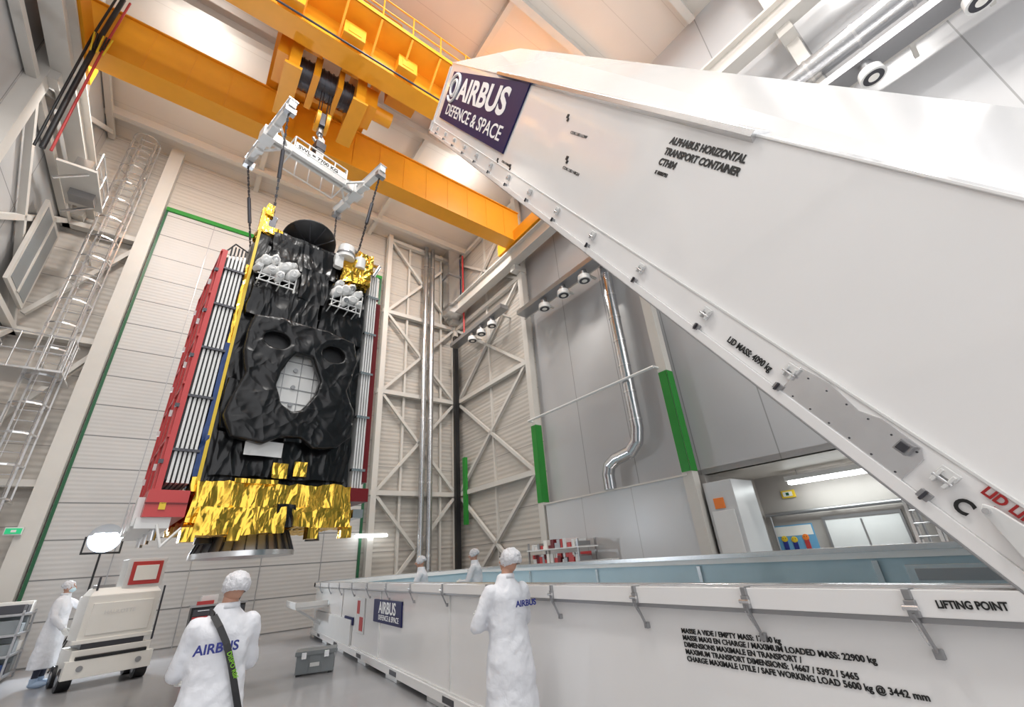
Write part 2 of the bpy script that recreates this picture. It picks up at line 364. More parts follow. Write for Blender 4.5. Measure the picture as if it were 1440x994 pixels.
for i in range(22):
    x=random.uniform(-1.05,1.0); z=random.uniform(3.4,8.2); L=random.uniform(.3,.8); an=random.uniform(-1.5,1.5)
    p=V((x,-1.13,z)); q=V((max(-1.1,min(1.1,x+L*math.cos(an))),-1.13,max(3.3,min(8.3,z+L*math.sin(an)))))
    b.cap(p,q,random.uniform(.03,.05),.02,'mli',8)
b.cbox((.5,-1.3,7.75),(1.2,-1.05,8.4),.07,'gold',.08,4,8); b.cbox((.85,-1.25,8.3),(1.25,-.8,8.75),.05,'gold',.08,4,4)
b.cyl((.55,-1.3,8.3),(.55,-1.3,8.62),.2,.18,'white2'); b.cyl((.92,-1.25,8.2),(.92,-1.25,8.5),.13,.13,'white2'); b.sph((.55,-1.3,8.62),(.18,.18,.08),'white2'); b.cyl((.55,-1.3,8.4),(.55,-1.3,8.44),.215,.215,'grm')
b.cbox((.3,-1.35,8.0),(.5,-1.2,8.35),.04,'white2',.06,4,6)
b.sheet((-.72,-1.32,3.58),(.6,0,0),(0,0,.26),6,3,.03,'white2',4,3); b.sheet((.12,-1.3,3.28),(.22,0,0),(0,0,.26),4,3,.03,'gold',5,3); b.sheet((-.24,-1.34,3.22),(.25,0,0),(0,0,.26),4,3,.04,'gold',5,7)
b.box2((-.52,-1.2,4.2),(.42,-1.16,5.75),'white2')
for i in range(5): b.box2((-.52,-1.215,4.35+i*.28),(.42,-1.2,4.365+i*.28),'grm')
for x in(-.3,.0,.25): b.box2((x,-1.215,4.2),(x+.012,-1.2,5.75),'grm')
for i in range(3): b.cyl((-.1,-1.24,4.6+i*.35),(-.1,-1.2,4.6+i*.35),.04,.04,'grm')
Rd=Matrix.Rotation(math.radians(-22),4,'X')
dc=V((-.12,-.72,8.72))
prof=[(0,.0),(.2,.02),(.4,.08),(.58,.18),(.6,.2),(.58,.22),(.4,.12),(.2,.06),(0,.05)]
vs=[];sg=36
for r,z in prof:
    for i in range(sg):
        t=2*math.pi*i/sg; vs.append(dc+(Rd@V((max(r,.001)*math.cos(t),max(r,.001)*math.sin(t),z))))
b.add(vs,[(j*sg+i,j*sg+(i+1)%sg,(j+1)*sg+(i+1)%sg,(j+1)*sg+i) for j in range(len(prof)-1) for i in range(sg)],'black',True)
b.cyl(dc+V((0,.05,0)),dc+V((0,.15,-.5)),.12,.25,'mli'); b.cyl(dc+V((0,0,.1)),dc+V((.02,-.02,.5)),.1,.07,'mli'); b.cbox((-.22,-.82,9.15),(0,-.62,9.3),.02,'mli',.06,5)
for dx,dy in((.3,0),(-.3,0),(0,.3)): b.cyl(dc+V((dx,dy,.15)),dc+V((0,0,.48)),.015,.015,'dark',6)
for i in range(10):
    t=2*math.pi*i/10; b.beam(dc+(Rd@V((.15*math.cos(t),.15*math.sin(t),.0))),dc+(Rd@V((.56*math.cos(t),.56*math.sin(t),.15))),.02,.03,'dark')
for cx,cz,k in((-.80,7.28,0),(.62,7.22,1)):
    for i,(dx,dz,rr,tl) in enumerate(((-.26,.12,.12,.2),(-.09,.20,.11,-.3),(.10,.1,.14,.4),(.28,.0,.13,.1),(-.12,-.05,.12,.5),(.05,-.14,.10,-.2),(.24,.2,.09,.3),(-.34,-.06,.08,0))):
        if k: dx,dz=-dx*.8+.02,dz*1.1-dx*-.15
        p=V((cx+dx,-1.42,cz+dz)); R_=Matrix.Rotation(.5+tl,3,'Y')@Matrix.Rotation(.35,3,'X')
        b.sph(p,(rr*.85,.13,rr*1.35),'white2',16,10,R=R_,jit=.28,jf=14)
        b.cyl(p,p+V((.03,.32,.1)),.07,.05,'white2',10); b.cyl(p+V((0,-.06,0)),p+V((0,-.125,-.02)),rr*.62,rr*.55,'grm' if i%4==1 else 'white2',14)
    for a in(-.3,-.12,.08,.26):
        b.tube([(cx+a,-1.1,cz-.4),(cx+a,-1.42,cz-.34),(cx+a*.9,-1.45,cz+.0)],.014,'white2',6)
    for zz_ in(-.34,-.2): b.tube([(cx-.34,-1.44,cz+zz_),(cx+.34,-1.44,cz+zz_)],.016,'white2',6)
    for a in(-.25,-.1,.05,.2): b.tube([(cx+a-.07,-1.44,cz-.34),(cx+a+.07,-1.44,cz-.2)],.01,'white2',6)
    b.tube([(cx+.36,-1.4,cz-.4),(cx+.38,-1.42,cz+.12),(cx+.2,-1.2,cz+.25)],.015,'white2',6)
for i in range(5):
    x=-1.34-i*.062
    b.box2((x-.036,-1.16,3.1),(x,1.1,7.5-.02*i),'white2'); b.box2((x-.062,-1.12,3.15),(x-.036,1.08,7.4),'black')
for z in(3.6,4.5,5.4,6.3,7.1): b.box2((-1.66,-1.2,z-.02),(-1.3,-1.1,z+.02),'dark')
b.box2((-1.31,-1.0,3.2),(-1.2,1.0,7.3),'solar')
b.cbox((-1.32,-1.14,3.2),(-1.22,-1.02,5.6),.02,'solar',.08,4,3)
b.box2((-1.74,-1.2,2.95),(-1.66,1.1,7.5),'red')
for y in(-1.1,-.35,.4,1.02): b.box2((-1.77,y-.02,2.95),(-1.74,y+.02,7.5),'red')
for z in(2.98,3.8,4.7,5.6,6.5,7.47): b.box2((-1.765,-1.2,z-.02),(-1.74,1.1,z+.02),'red')
for z in(3.4,4.3,5.2,6.1,7.0):
    for y in(-.7,.75): b.box((-1.78,y,z),(.04,.04,.1),'white2')
    b.box((-1.76,-1.2,z),(.06,.05,.06),'dark')
b.box2((-1.8,-1.25,2.6),(-1.3,1.2,2.98),'red'); b.box2((-1.64,-1.265,2.7),(-1.56,-1.25,2.8),'yel'); b.box2((-1.85,-1.2,2.45),(-1.45,1.1,2.6),'white2'); b.box2((-1.81,-1.265,2.78),(-1.3,-1.25,2.8),'dred')
for y in(-1,-.2,.6): b.box2((-1.88,y,2.5),(-1.8,y+.3,2.9),'white2'); b.cyl((-1.6,y,2.45),(-1.6,y,2.3),.05,.05,'alu')
for i in range(5): b.cyl((-1.36-i*.06,-1.1,7.45),(-1.36-i*.06,-1.1,7.7),.015,.015,'black',6)
b.tube([(-1.7,-1.1,7.5),(-1.55,-1.0,7.85),(-1.3,-1.0,7.75)],.015,'black',6)
b.cbox((-1.3,-1.12,3.0),(-1.2,-1.0,7.4),.02,'gold',.09,4,6)
for i in range(4):
    x=1.26+i*.055; b.box2((x,-1.16,3.15),(x+.03,1.1,8.25),'white2'); b.box2((x+.03,-1.1,3.2),(x+.055,1.05,8.2),'dark')
for z in(3.5,4.6,5.6,6.6,7.6): b.box2((1.22,-1.2,z-.025),(1.5,-1.1,z+.025),'alu')
b.box2((1.5,-1.0,3.3),(1.64,1.2,7.6),'dred')
b.box2((1.24,-1.2,2.9),(1.6,.8,3.15),'dred'); b.box2((1.3,-1.25,2.6),(1.5,.9,2.75),'alu')
b.tube([(1.3,-1.2,8.2),(1.42,-1.25,8.5),(1.35,-1.1,8.6)],.05,'alu')
b.cyl((-.2,-.3,2.62),(-.2,-.3,2.1),.58,.76,'grm',40); b.cyl((-.2,-.3,2.12),(-.2,-.3,2.04),.8,.8,'alu',40)
for i in range(28):
    t=2*math.pi*i/28; c,s_=math.cos(t),math.sin(t); b.beam((-.2+.6*c,-.3+.6*s_,2.6),(-.2+.78*c,-.3+.78*s_,2.12),.02,.03,'dark',(c,s_,0))
for x in(-.9,.8): b.cyl((x,-.7,2.5),(x,-.7,2.25),.08,.13,'dark')
for x in(-1.2,-.6,.6,1.2): b.box2((x-.1,-1.3,2.25),(x+.08,-1.1,2.45),'gold')
b.tube([(-1.6,-1.2,2.5),(-1.5,-1.25,2.2),(-1.3,-1.2,2.45)],.02,'white2',6)
for x in(-1.0,1.0):
    for y in(-.85,.95): b.box((x,y,8.75),(.14,.14,.5),'dark'); b.cyl((x-.09,y,8.98),(x+.09,y,8.98),.07,.07,'grm')
sat=b.obj('communications_satellite',SM)
cu=bpy.data.curves.new('payload_panel','CURVE'); cu.dimensions='2D'; cu.fill_mode='BOTH'; cu.extrude=.06; cu.bevel_depth=.04; cu.bevel_resolution=2
def spl(pts,smooth=False):
    s=cu.splines.new('BEZIER'); s.bezier_points.add(len(pts)-1)
    for bp_,p in zip(s.bezier_points,pts):
        bp_.co=(p[0],p[1],0); bp_.handle_left_type=bp_.handle_right_type='AUTO' if smooth else 'VECTOR'
    s.use_cyclic_u=True
spl([(-.98,6.12),(-.5,6.2),(.3,6.18),(.88,6.08),(.98,5.7),(.9,5.35),(.80,5.0),(1.0,4.6),(1.0,4.1),(.75,3.85),(.35,3.8),(.12,3.96),(-.25,3.96),(-.5,3.8),(-.95,3.85),(-1.1,4.2),(-1.02,4.65),(-.92,5.0),(-1.02,5.4),(-1.04,5.8)],False)
for cx,cz,rx,rz in((-.57,5.74,.26,.20),(.5,5.72,.26,.21)):
    spl([(cx+rx*math.cos(t*math.pi/4),cz+rz*math.sin(t*math.pi/4)) for t in range(8)],True)
spl([(-.24,5.60),(.14,5.60),(.36,5.1),(.30,4.8),(.07,4.42),(-.12,4.35),(-.33,4.5),(-.47,4.85),(-.45,5.15)],False)
cu.materials.append(M['mli2']); tmp=bpy.data.objects.new('payload_tmp',cu); scene.collection.objects.link(tmp)
bpy.context.view_layer.update()
me=bpy.data.meshes.new_from_object(tmp.evaluated_get(bpy.context.evaluated_depsgraph_get()))
bpy.data.objects.remove(tmp)
po=bpy.data.objects.new('payload_panel',me); scene.collection.objects.link(po)
r=po.modifiers.new('r','REMESH'); r.mode='VOXEL'; r.voxel_size=.024; r.use_smooth_shade=True
s=po.modifiers.new('s','SMOOTH'); s.factor=.5; s.iterations=3
tx=bpy.data.textures.new('blanket','CLOUDS'); tx.noise_scale=.5; tx.noise_depth=1
dm=po.modifiers.new('d','DISPLACE'); dm.texture=tx; dm.strength=.06; dm.mid_level=.5; dm.texture_coords='LOCAL'
po.matrix_basis=SM@Matrix.Translation((0,-1.38,0))@Matrix.Rotation(math.pi/2,4,'X'); po.parent=sat; po.matrix_parent_inverse=SM.inverted()
b=B()
for x,z in((-.85,4.1),(.8,4.1),(-.9,6.0),(.8,6.0),(0,5.9),(0,3.96)): b.box((x,-1.25,z),(.3,.3,.2),'mli')
for cx,cz in((-.57,5.74),(.5,5.72)): b.cyl((cx,-1.14,cz),(cx,-1.3,cz),.3,.3,'black',24)
b.obj('panel_standoffs',parent=sat)

# spreader
b=B(); zc=11.62; HXW=1.24
LM=Matrix.Translation((.34,9.36,0))@Matrix.Rotation(math.radians(19),4,'Z')
b.box2((-HXW,-.1,zc-.1),(HXW,-.04,zc+.16),'white2'); b.box2((-HXW,.04,zc-.1),(HXW,.1,zc+.16),'white2')
for x in(-HXW,HXW):
    b.box2((x-.08,-1.3,zc-.12),(x+.08,1.1,zc+.08),'white2'); b.box2((x-.11,-1.32,zc+.08),(x+.11,1.12,zc+.11),'alu')
    for y in(-1.2,1.0): b.box2((x-.12,y-.07,zc-.28),(x+.12,y+.07,zc-.12),'grm')
    for y in(-.5,.45): b.box2((x-.1,y-.05,zc-.18),(x+.1,y+.05,zc-.12),'white2')
    b.box2((x-.15,-.16,zc-.16),(x+.15,.16,zc+.18),'white2')
    sg_=1 if x>0 else -1
    b.beam((x,-.6,zc),(x-sg_*.45,-.05,zc),.05,.05,'white2'); b.beam((x,.6,zc),(x-sg_*.45,.05,zc),.05,.05,'white2')
for z in(zc-.35,zc+.2):
    b.tube([(-.72,-.35,z),(.72,-.35,z)],.02,'white2',8); b.tube([(-.72,.35,z),(.72,.35,z)],.02,'white2',8)
    for x in(-.72,.72): b.tube([(x,-.35,z),(x,.35,z)],.02,'white2',8)
for x in(-.72,-.36,0,.36,.72):
    for y in(-.35,.35): b.tube([(x,y,zc-.35),(x,y,zc+.2)],.018,'white2',8)
b.tube([(-.72,-.35,zc-.08),(.72,-.35,zc-.08)],.018,'white2',8)
b.box2((-.7,-.39,zc-.2),(.7,-.37,zc+.0),'white2')
b.box((0,0,zc+.35),(.2,.25,.4),'grm'); b.cyl((-.1,0,zc+.55),(.1,0,zc+.55),.14,.14,'dark')
b.box((0,0,zc+.75),(.26,.26,.26),'dark'); b.box((0,0,zc+.95),(.18,.18,.2),'alu'); b.cyl((0,0,zc+.5),(0,0,zc+1.25),.03,.03,'dark')
inv=LM.inverted()
for x in(-1,1):
    for y,yy in((-.85,-1.15),(.95,1.0)):
        q=inv@(SM@V((x,y,9.0))); p=V((HXW*x,yy,zc-.28))
        L=(q-p).length; n=int(L/.09)
        for i in range(n):
            a=p.lerp(q,i/n); c=p.lerp(q,(i+.8)/n)
            b.beam(a,c,.05 if i%2 else .02,.02 if i%2 else .05,'dark')
        b.cyl(p.lerp(q,.35),p.lerp(q,.62),.045,.045,'dark',8)
sp=b.obj('lifting_spreader_beam',LM)
text('SWL = 7700 KG',.16,LM@V((-.64,-.395,zc-.17)),LM.to_3x3()@V((1,0,0)),(0,0,1),'btext',sp,fat=.004)

# ---------------------------------------------------------------- container base
b=B(); X0,X1,Y0,Y1=2.8,8.3,.2,16.4
b.box2((X0+.03,Y0,.1),(X0+.13,Y1,1.34),'white'); b.box2((X1-.13,Y0,.1),(X1-.03,Y1,1.34),'white')
b.box2((X0+.13,Y1-.13,.1),(X1-.13,Y1,1.34),'white'); b.box2((X0+.13,Y0,.1),(X1-.13,Y0+.1,1.34),'white')
b.box2((X0,Y0,.1),(X1,Y1,.22),'white2')
b.box2((X0+.12,Y0+.1,.22),(X1-.12,Y1-.12,.24),'blue'); b.box2((X1-.15,Y0+.1,.24),(X1-.125,Y1-.13,1.33),'blue'); b.box2((X0+.13,Y1-.15,.24),(X1-.13,Y1-.128,1.33),'blue'); b.box2((X0+.13,Y0+.1,.24),(X0+.15,Y1-.13,1.33),'blue')
for a,c in (((X0-.05,Y0,1.33),(X0+.2,Y1+.05,1.44)),((X1-.2,Y0,1.33),(X1+.05,Y1+.05,1.44)),((X0-.05,Y1-.2,1.33),(X1+.05,Y1+.05,1.44)),((X0-.05,Y0,1.33),(X1+.05,Y0+.2,1.44))): b.box2(a,c,'white')
b.box2((X1-.22,Y0,1.42),(X1-.02,Y1,1.50),'alu'); b.box2((X0+.02,Y0,1.44),(X0+.1,Y1,1.455),'alu'); b.box2((X0,Y1-.1,1.44),(X1,Y1,1.47),'alu')
b.box2((X0-.04,Y0,1.305),(X0+.03,Y1,1.33),'grm')
for y in [Y0+.5+i*1.9 for i in range(9)]: b.box2((X0+.02,y,0),(X0+.5,y+.6,.1),'white2'); b.box2((X1-.5,y,0),(X1-.02,y+.6,.1),'white2')
b.box2((X0-.03,Y0,.08),(X0+.05,Y1,.2),'white'); 
for y in (6.2,9.4,12.6): b.box2((X0+.01,y,.2),(X0+.04,y+.04,1.3),'white2')
for y in [1.6+i*2.2 for i in range(7)]: b.box2((X0-.035,y,.1),(X0-.02,y+.35,.17),'dark')
b.box2((X0-.02,11.5,.2),(X0+.03,15.8,.7),'white2')
b.box2((2.0,14.3,.85),(2.82,16.2,.9),'white2'); b.box2((1.98,14.3,.9),(2.02,16.2,1.02),'white2'); b.box2((2.0,14.28,.9),(2.8,14.32,1.02),'white2'); b.box2((2.05,14.35,.9),(2.75,16.1,.92),'blue')
b.beam((2.1,15,.85),(2.8,15,.4),.06,.06,'white2')
for y in (.95,1.76,2.66,3.72,5.0,6.3,7.6,8.9,10.2,11.5,12.8,14.1,15.4):
    b.box2((X0-.075,y-.022,1.33),(X0-.05,y+.022,1.40),'grm'); b.box2((X0-.07,y-.016,1.40),(X0-.0,y+.016,1.445),'grm')
    b.beam((X0-.075,y,1.35),(X0-.0,y-.004,1.19),.018,.012,'grm',(0,1,0)); b.beam((X0-.07,y+.018,1.32),(X0+.01,y+.018,1.21),.007,.007,'alu',(0,1,0)); b.box2((X0-.0,y-.02,1.16),(X0+.03,y+.015,1.20),'grm'); b.cyl((X0-.08,y-.03,1.37),(X0-.08,y+.03,1.37),.012,.012,'alu',8)
b.box2((X0+.0,8.15,.78),(X0+.028,9.8,1.16),'navy'); b.box2((X0+.0,10.5,.5),(X0+.026,11.1,1.15),'white2'); b.box2((X0-.01,10.55,.55),(X0+.01,10.8,.8),'red'); b.box2((X0-.01,10.85,.85),(X0+.01,11.05,1.1),'red')
b.box2((X0+.0,11.4,.6),(X0+.027,12.2,.75),'navy')
b.box2((X1-.2,1.2,1.0),(X1-.15,2.7,1.24),'alu'); b.box2((X1-.22,1.3,1.05),(X1-.2,2.6,1.19),'grm')
for y in(4.5,7.5,10.5,13.5): b.box2((X0+.2,y,.24),(X1-.2,y+.2,.34),'white2')
for y in(3,6,9,12): b.box2((X1-.19,y,.24),(X1-.15,y+.08,1.3),'alu')
con=b.obj('transport_container_base',None,.006)
yn=(0,-1,0); zz=(0,0,1)
text('MASSE A VIDE / EMPTY MASS: 17300 kg\nMASSE MAXI EN CHARGE / MAXIMUM LOADED MASS: 22900 kg\nDIMENSIONS MAXIMALE EN TRANSPORT /\nMAXIMUM TRANSPORT DIMENSIONS: 14667 / 5392 / 5465\nCHARGE MAXIMALE UTILE / SAFE WORKING LOAD 5600 kg @ 3442 mm',.041,(X0+.026,2.36,1.152),yn,zz,'btext',con,fat=.0008,sx=1.0,lsp=.98)
text('LIFTING POINT',.043,(X0-.053,.86,1.37),yn,zz,'btext',con,fat=.0012,sx=.78)
text('AIRBUS',.27,(X0-.003,9.45,.94),yn,zz,'wtext',con,sx=1.15,fat=.004); text('DEFENCE & SPACE',.12,(X0-.003,9.45,.83),yn,zz,'wtext',con,sx=1.2)
# ---------------------------------------------------------------- lid
e=V((0,.53,.848)); n_=V((0,-.848,.53))
H=V((2.8,.58,1.50))
LD=Matrix(((0,1,0,H.x),(e.y,0,n_.y,H.y),(e.z,0,n_.z,H.z),(0,0,0,1)))
b=B()
def sec(u):
    r=1.32+.03*u; t=2.24+.041*u; W=5.5
    return [(u,0,0),(u,0,r),(u,1.5,t),(u,W-1.5,t),(u,W,r),(u,W,0)]
s0=sec(-.3); s1=sec(12.6)
b.add(s0+s1,[(i,i+6,i+7,i+1) for i in range(5)]+[tuple(range(6)),tuple(range(6,12))[::-1]],'white')
i0=[(-.2,.12,0),(-.2,.12,1.2),(-.2,1.5,2.1),(-.2,4.0,2.1),(-.2,5.38,1.2),(-.2,5.38,0)]; i1=[(12.5,p[1],p[2]+(.3 if p[2]>0 else 0)) for p in i0]
b.add(i0+i1,[(i,i+1,i+7,i+6) for i in range(5)]+[tuple(range(6))[::-1],tuple(range(6,12))],'blue')
b.box2((-.3,-.05,-.02),(12.62,.16,.04),'white'); b.box2((-.3,-.025,.04),(12.6,.05,.25),'white'); b.box2((-.3,-.032,.24),(12.6,0,.255),'white2')
b.box2((-.3,5.34,-.02),(12.62,5.55,.27),'white'); b.box2((12.5,-.05,-.02),(12.66,5.55,.27),'white'); b.box2((12.58,-.03,0),(12.64,5.5,1.6),'white')
b.box2((-.3,-.052,-.03),(12.62,.1,-.02),'grm')
u0_,u1_=2.5,8.7
def rr(u): return 1.32+.03*u
b.add([(u0_,-.06,rr(u0_)-.03),(u1_,-.06,rr(u1_)-.03),(u1_,-.06,rr(u1_)+.02),(u0_,-.06,rr(u0_)+.02),(u0_,.02,rr(u0_)-.06),(u1_,.02,rr(u1_)-.06),(u1_,.10,rr(u1_)+.08),(u0_,.10,rr(u0_)+.08)],[(0,1,2,3),(4,7,6,5),(0,4,5,1),(3,2,6,7),(0,3,7,4),(1,5,6,2)],'alu')
b.add([(-.3,-.015,rr(0)-.015),(12.6,-.015,rr(12.6)-.015),(12.6,-.015,rr(12.6)+.0),(-.3,-.015,rr(0)),(-.3,.05,rr(0)-.03),(12.6,.05,rr(12.6)-.03),(12.6,.05,rr(12.6)+.03),(-.3,.05,rr(0)+.03)],[(0,1,2,3),(0,4,5,1),(3,2,6,7)],'white')
for u in (.36,1.2,1.95,2.8,3.7,4.6,5.5,6.4,7.3,8.2,9.1,10,10.9,11.8):
    b.box((u,-.045,.19),(.08,.02,.04),'white2'); b.box((u-.025,-.045,.16),(.015,.035,.07),'white2'); b.box((u+.025,-.045,.16),(.015,.035,.07),'white2'); b.cyl((u-.04,-.055,.155),(u+.04,-.055,.155),.009,.009,'alu',8)
    b.box((u,-.04,.05),(.05,.03,.04),'grm'); b.box((u,-.06,.05),(.012,.02,.05),'dark')
b.prism([(.46,-.026,.03),(1.18,-.026,.04),(1.18,-.026,.22),(1.0,-.026,.235),(.8,-.026,.2),(.7,-.026,.23),(.5,-.026,.22),(.46,-.026,.18)],(0,-.008,0),'alu')
b.box((.54,-.06,.18),(.06,.05,.06),'grm'); b.box((.54,-.09,.18),(.04,.02,.04),'dark')
for u in(.5,.62,.74,.86,.98,1.1): 
    for w in(.055,.19): b.cyl((u,-.034,w),(u,-.038,w),.005,.005,'dark',6)
b.box2((7.05,-.03,.42),(12.05,-.003,1.50),'navy')
for u,w in((5.45,1.2),(5.0,.75),(7.2,.3),(6.6,.32)):
    b.box((u,-.005,w),(.05,.01,.05),'btext'); b.box((u-.04,-.005,w-.04),(.04,.01,.04),'btext')
lid=b.obj('transport_container_lid',LD,.008)
xa=-e; ya=n_
def LT(body,size,u,w,m,raise_=1,**k): return text(body,size,LD@V((u,-.034 if raise_ else -.004,w)),xa,ya,m,lid,**k)
LT('AIRBUS',.62,11.0,.95,'wtext',sx=1.65,fat=.018); LT('DEFENCE & SPACE',.34,11.6,.56,'wtext',sx=1.5,fat=.004)
b=B()
for R_ in(.30,.17):
    pts=[(11.5+R_*1.45*math.cos(t),-.04,1.15+R_*math.sin(t)) for t in [i*2*math.pi/24 for i in range(25 if R_<.2 else 22)]]
    b.tube(pts,.035,'wtext',6)
b.obj('logo_ring',parent=lid)
LT('ALPHABUS HORIZONTAL\nTRANSPORT CONTAINER\nCTH04',.082,3.36,1.2,'btext',sx=.95,fat=.003,lsp=1.15,raise_=0)
LT('K 0000793',.045,3.34,.93,'btext',sx=.9,raise_=0,fat=.001); LT('LID MASS: 4090 kg',.06,1.68,.09,'btext',sx=.8,fat=.0015)
LT('C',.09,.28,.08,'btext',fat=.003); LT('LID LIFTING\n    POINT',.055,.25,.20,'rtext',fat=.002)
LT('COG LID LOW',.05,5.2,1.02,'btext',raise_=0,sx=1.3); LT('COG LID HIGH',.05,5.0,.62,'btext',raise_=0,sx=1.3); LT('COG LOADED',.05,7.0,.3,'btext',raise_=0,sx=1.3)
b=B()
b.prism([(2.71,.2,1.45),(2.71,.47,1.45),(2.71,.50,1.52),(2.71,.56,1.74),(2.71,.545,1.77),(2.71,.515,1.75),(2.71,.42,1.62),(2.71,.2,1.57)],(.03,0,0),'white2')
b.cyl((2.67,.4,1.54),(2.82,.4,1.54),.035,.035,'alu'); b.cyl((2.68,.54,1.74),(2.82,.54,1.74),.012,.012,'alu')
b.obj('lid_hinge_bracket',None,.004)

# ---------------------------------------------------------------- services
def simple(name,fn,Mx=RM,bevel=0):
    b=B(); fn(b); return b.obj(name,Mx,bevel)
def f(b):
    for x in(8.72,9.12):
        b.cyl((x,18,0),(x,18,18.4),.13,.13,'pipe',20)
        for z in(2,5,8,11,14,17): b.cyl((x,18,z),(x,18,z+.1),.145,.145,'alu',20); b.box2((x-.03,18,z),(x+.03,18.2,z+.06),'grm')
simple('exhaust_pipe_pair',f)
def f(b):
    p=[(10.72,7.55,13.8),(10.72,7.55,5.0),(10.72,7.65,4.6),(10.72,7.95,4.35),(10.72,8.55,4.25),(10.72,8.85,4.1),(10.72,8.95,3.85),(10.72,8.95,3.4)]
    b.tube(p,.19,'pipe',20)
    for z in [5.2+i*.9 for i in range(10)]: b.cyl((10.72,7.55,z),(10.72,7.55,z+.06),.205,.205,'alu',20)
simple('spiral_duct_pipe',f)
def f(b):
    b.cyl((10.48,6.4,6.5),(10.48,12.3,6.5),.045,.045,'white2')
    for y in(6.4,12.3): b.cyl((10.48,y,6.5),(10.7,y,6.5),.04,.04,'white2')
simple('horizontal_wall_rail',f)
def f(b):
    b.box2((9.75,17.2,14.3),(10.45,17.9,18.2),'alu'); b.box2((9.75,17.2,14.0),(10.7,17.9,14.5),'alu')
    b.box2((9.7,17.15,16.4),(10.5,17.95,16.5),'grm')
    b.cyl((10.6,17.5,14.5),(10.6,17.5,18),.08,.08,'navy'); b.cyl((10.6,17.1,12.5),(10.6,17.1,18),.05,.05,'red')
simple('ventilation_duct',f)
def f(b):
    b.box2((9.95,-6,10.95),(10.45,11.8,11.15),'grm'); b.box2((10.5,-6,11.0),(10.58,12,11.5),'steel')
    for y in [-5+i*1.2 for i in range(14)]: b.box2((10.4,y,10.98),(11.0,y+.08,11.06),'steel')
    b.box2((9.95,12.9,11.95),(10.4,17.5,12.15),'grm')
    for y in(13.5,16): b.box2((10.3,y,12.0),(11,y+.08,12.1),'steel')
simple('cable_tray',f)
def f(b):
    b.cyl((10.6,-6,12.3),(10.6,6,12.3),.3,.3,'pipe',24)
    for i in range(12): b.cyl((10.6,-5.8+i,12.3),(10.6,-5.74+i,12.3),.32,.32,'alu',24)
    for y in(-4,0,4): b.box2((10.57,y,12.3),(10.99,y+.06,12.36),'grm')
simple('air_duct',f)
def lampf(y,z):
    def f(b):
        b.cyl((10.15,y,z+.12),(10.15,y,z-.12),.12,.16,'grm'); b.cyl((10.15,y,z-.12),(10.15,y,z-.32),.22,.24,'white2',24); b.cyl((10.15,y,z-.321),(10.15,y,z-.33),.19,.19,'dark',24); b.cyl((10.15,y,z-.33),(10.15,y,z-.335),.1,.1,'cream',16)
    simple('high_bay_lamp',f)
for y in (10.3,9.2,8.1,1.1,-.6,-2.3): lampf(y,10.83)
for y in (15.6,14.8,13.9): lampf(y,11.83)
def f(b):
    x,y=-3.85,17.55
    for dx in(-.25,.25): b.beam((x+dx,y,2.5),(x+dx,y,18),.05,.08,'alu')
    for i in range(52): b.cyl((x-.25,y,2.6+i*.3),(x+.25,y,2.6+i*.3),.018,.018,'alu',6)
    for i in range(17):
        z=4+i*.85; pts=[(x+.42*math.cos(t),y-.25-.45*math.sin(t),z) for t in [math.pi*k/8 for k in range(9)]]
        pts=[(x+.25,y,z)]+pts+[(x-.25,y,z)]
        for p,q in zip(pts,pts[1:]): b.beam(p,q,.012,.05,'alu')
    for k in(0,2,4,6,8):
        t=math.pi*k/8; b.beam((x+.42*math.cos(t),y-.25-.45*math.sin(t),4),(x+.42*math.cos(t),y-.25-.45*math.sin(t),17.6),.012,.04,'alu',(math.cos(t),-math.sin(t),0))
    for z in(4,8,12,16): b.box2((x-.3,y,z),(x-.22,18.2,z+.06),'steel'); b.box2((x+.22,y,z),(x+.3,18.2,z+.06),'steel')
    z=7.4
    b.box2((x-1.2,y-1.0,z),(x+.5,y+.4,z+.06),'alu')
    for p in((-1.2,-1),(-.6,-1),(0,-1),(.5,-1),(.5,-.4),(-1.2,.2)): b.cyl((x+p[0],y+p[1],z),(x+p[0],y+p[1],z+1.1),.02,.02,'alu',6)
    for zz_ in(.55,1.1): b.tube([(x-1.2,y+.2,z+zz_),(x-1.2,y-1,z+zz_),(x+.5,y-1,z+zz_),(x+.5,y-.2,z+zz_)],.02,'alu',6)
simple('caged_access_ladder',f)
def f(b):
    b.box2((-4.9,14.6,13.2),(-4.0,16.6,13.28),'steel'); b.box2((-4.6,14.8,13.3),(-4.2,15.4,13.75),'alu'); b.box2((-4.7,15.7,12.95),(-4.1,16.1,13.2),'grm')
    for y in(14.6,15.6,16.6): b.cyl((-4.05,y,13.3),(-4.05,y,14.0),.03,.03,'alu',8)
    b.tube([(-4.05,14.6,14.0),(-4.05,16.6,14.0)],.03,'alu',8); b.tube([(-4.05,14.6,13.65),(-4.05,16.6,13.65)],.02,'alu',8)
    for y in(14.8,16.4): b.beam((-4.85,y,12.7),(-4.2,y,13.2),.06,.06,'alu')
simple('maintenance_platform',f)
def f(b):
    b.box2((-5.04,15.7,9.6),(-4.95,17.6,12.5),'steel'); b.box2((-4.95,15.85,9.75),(-4.94,17.45,12.35),'crate')
    b.box2((-4.94,16.6,9.7),(-4.91,16.7,12.4),'steel')
simple('window_1',f)
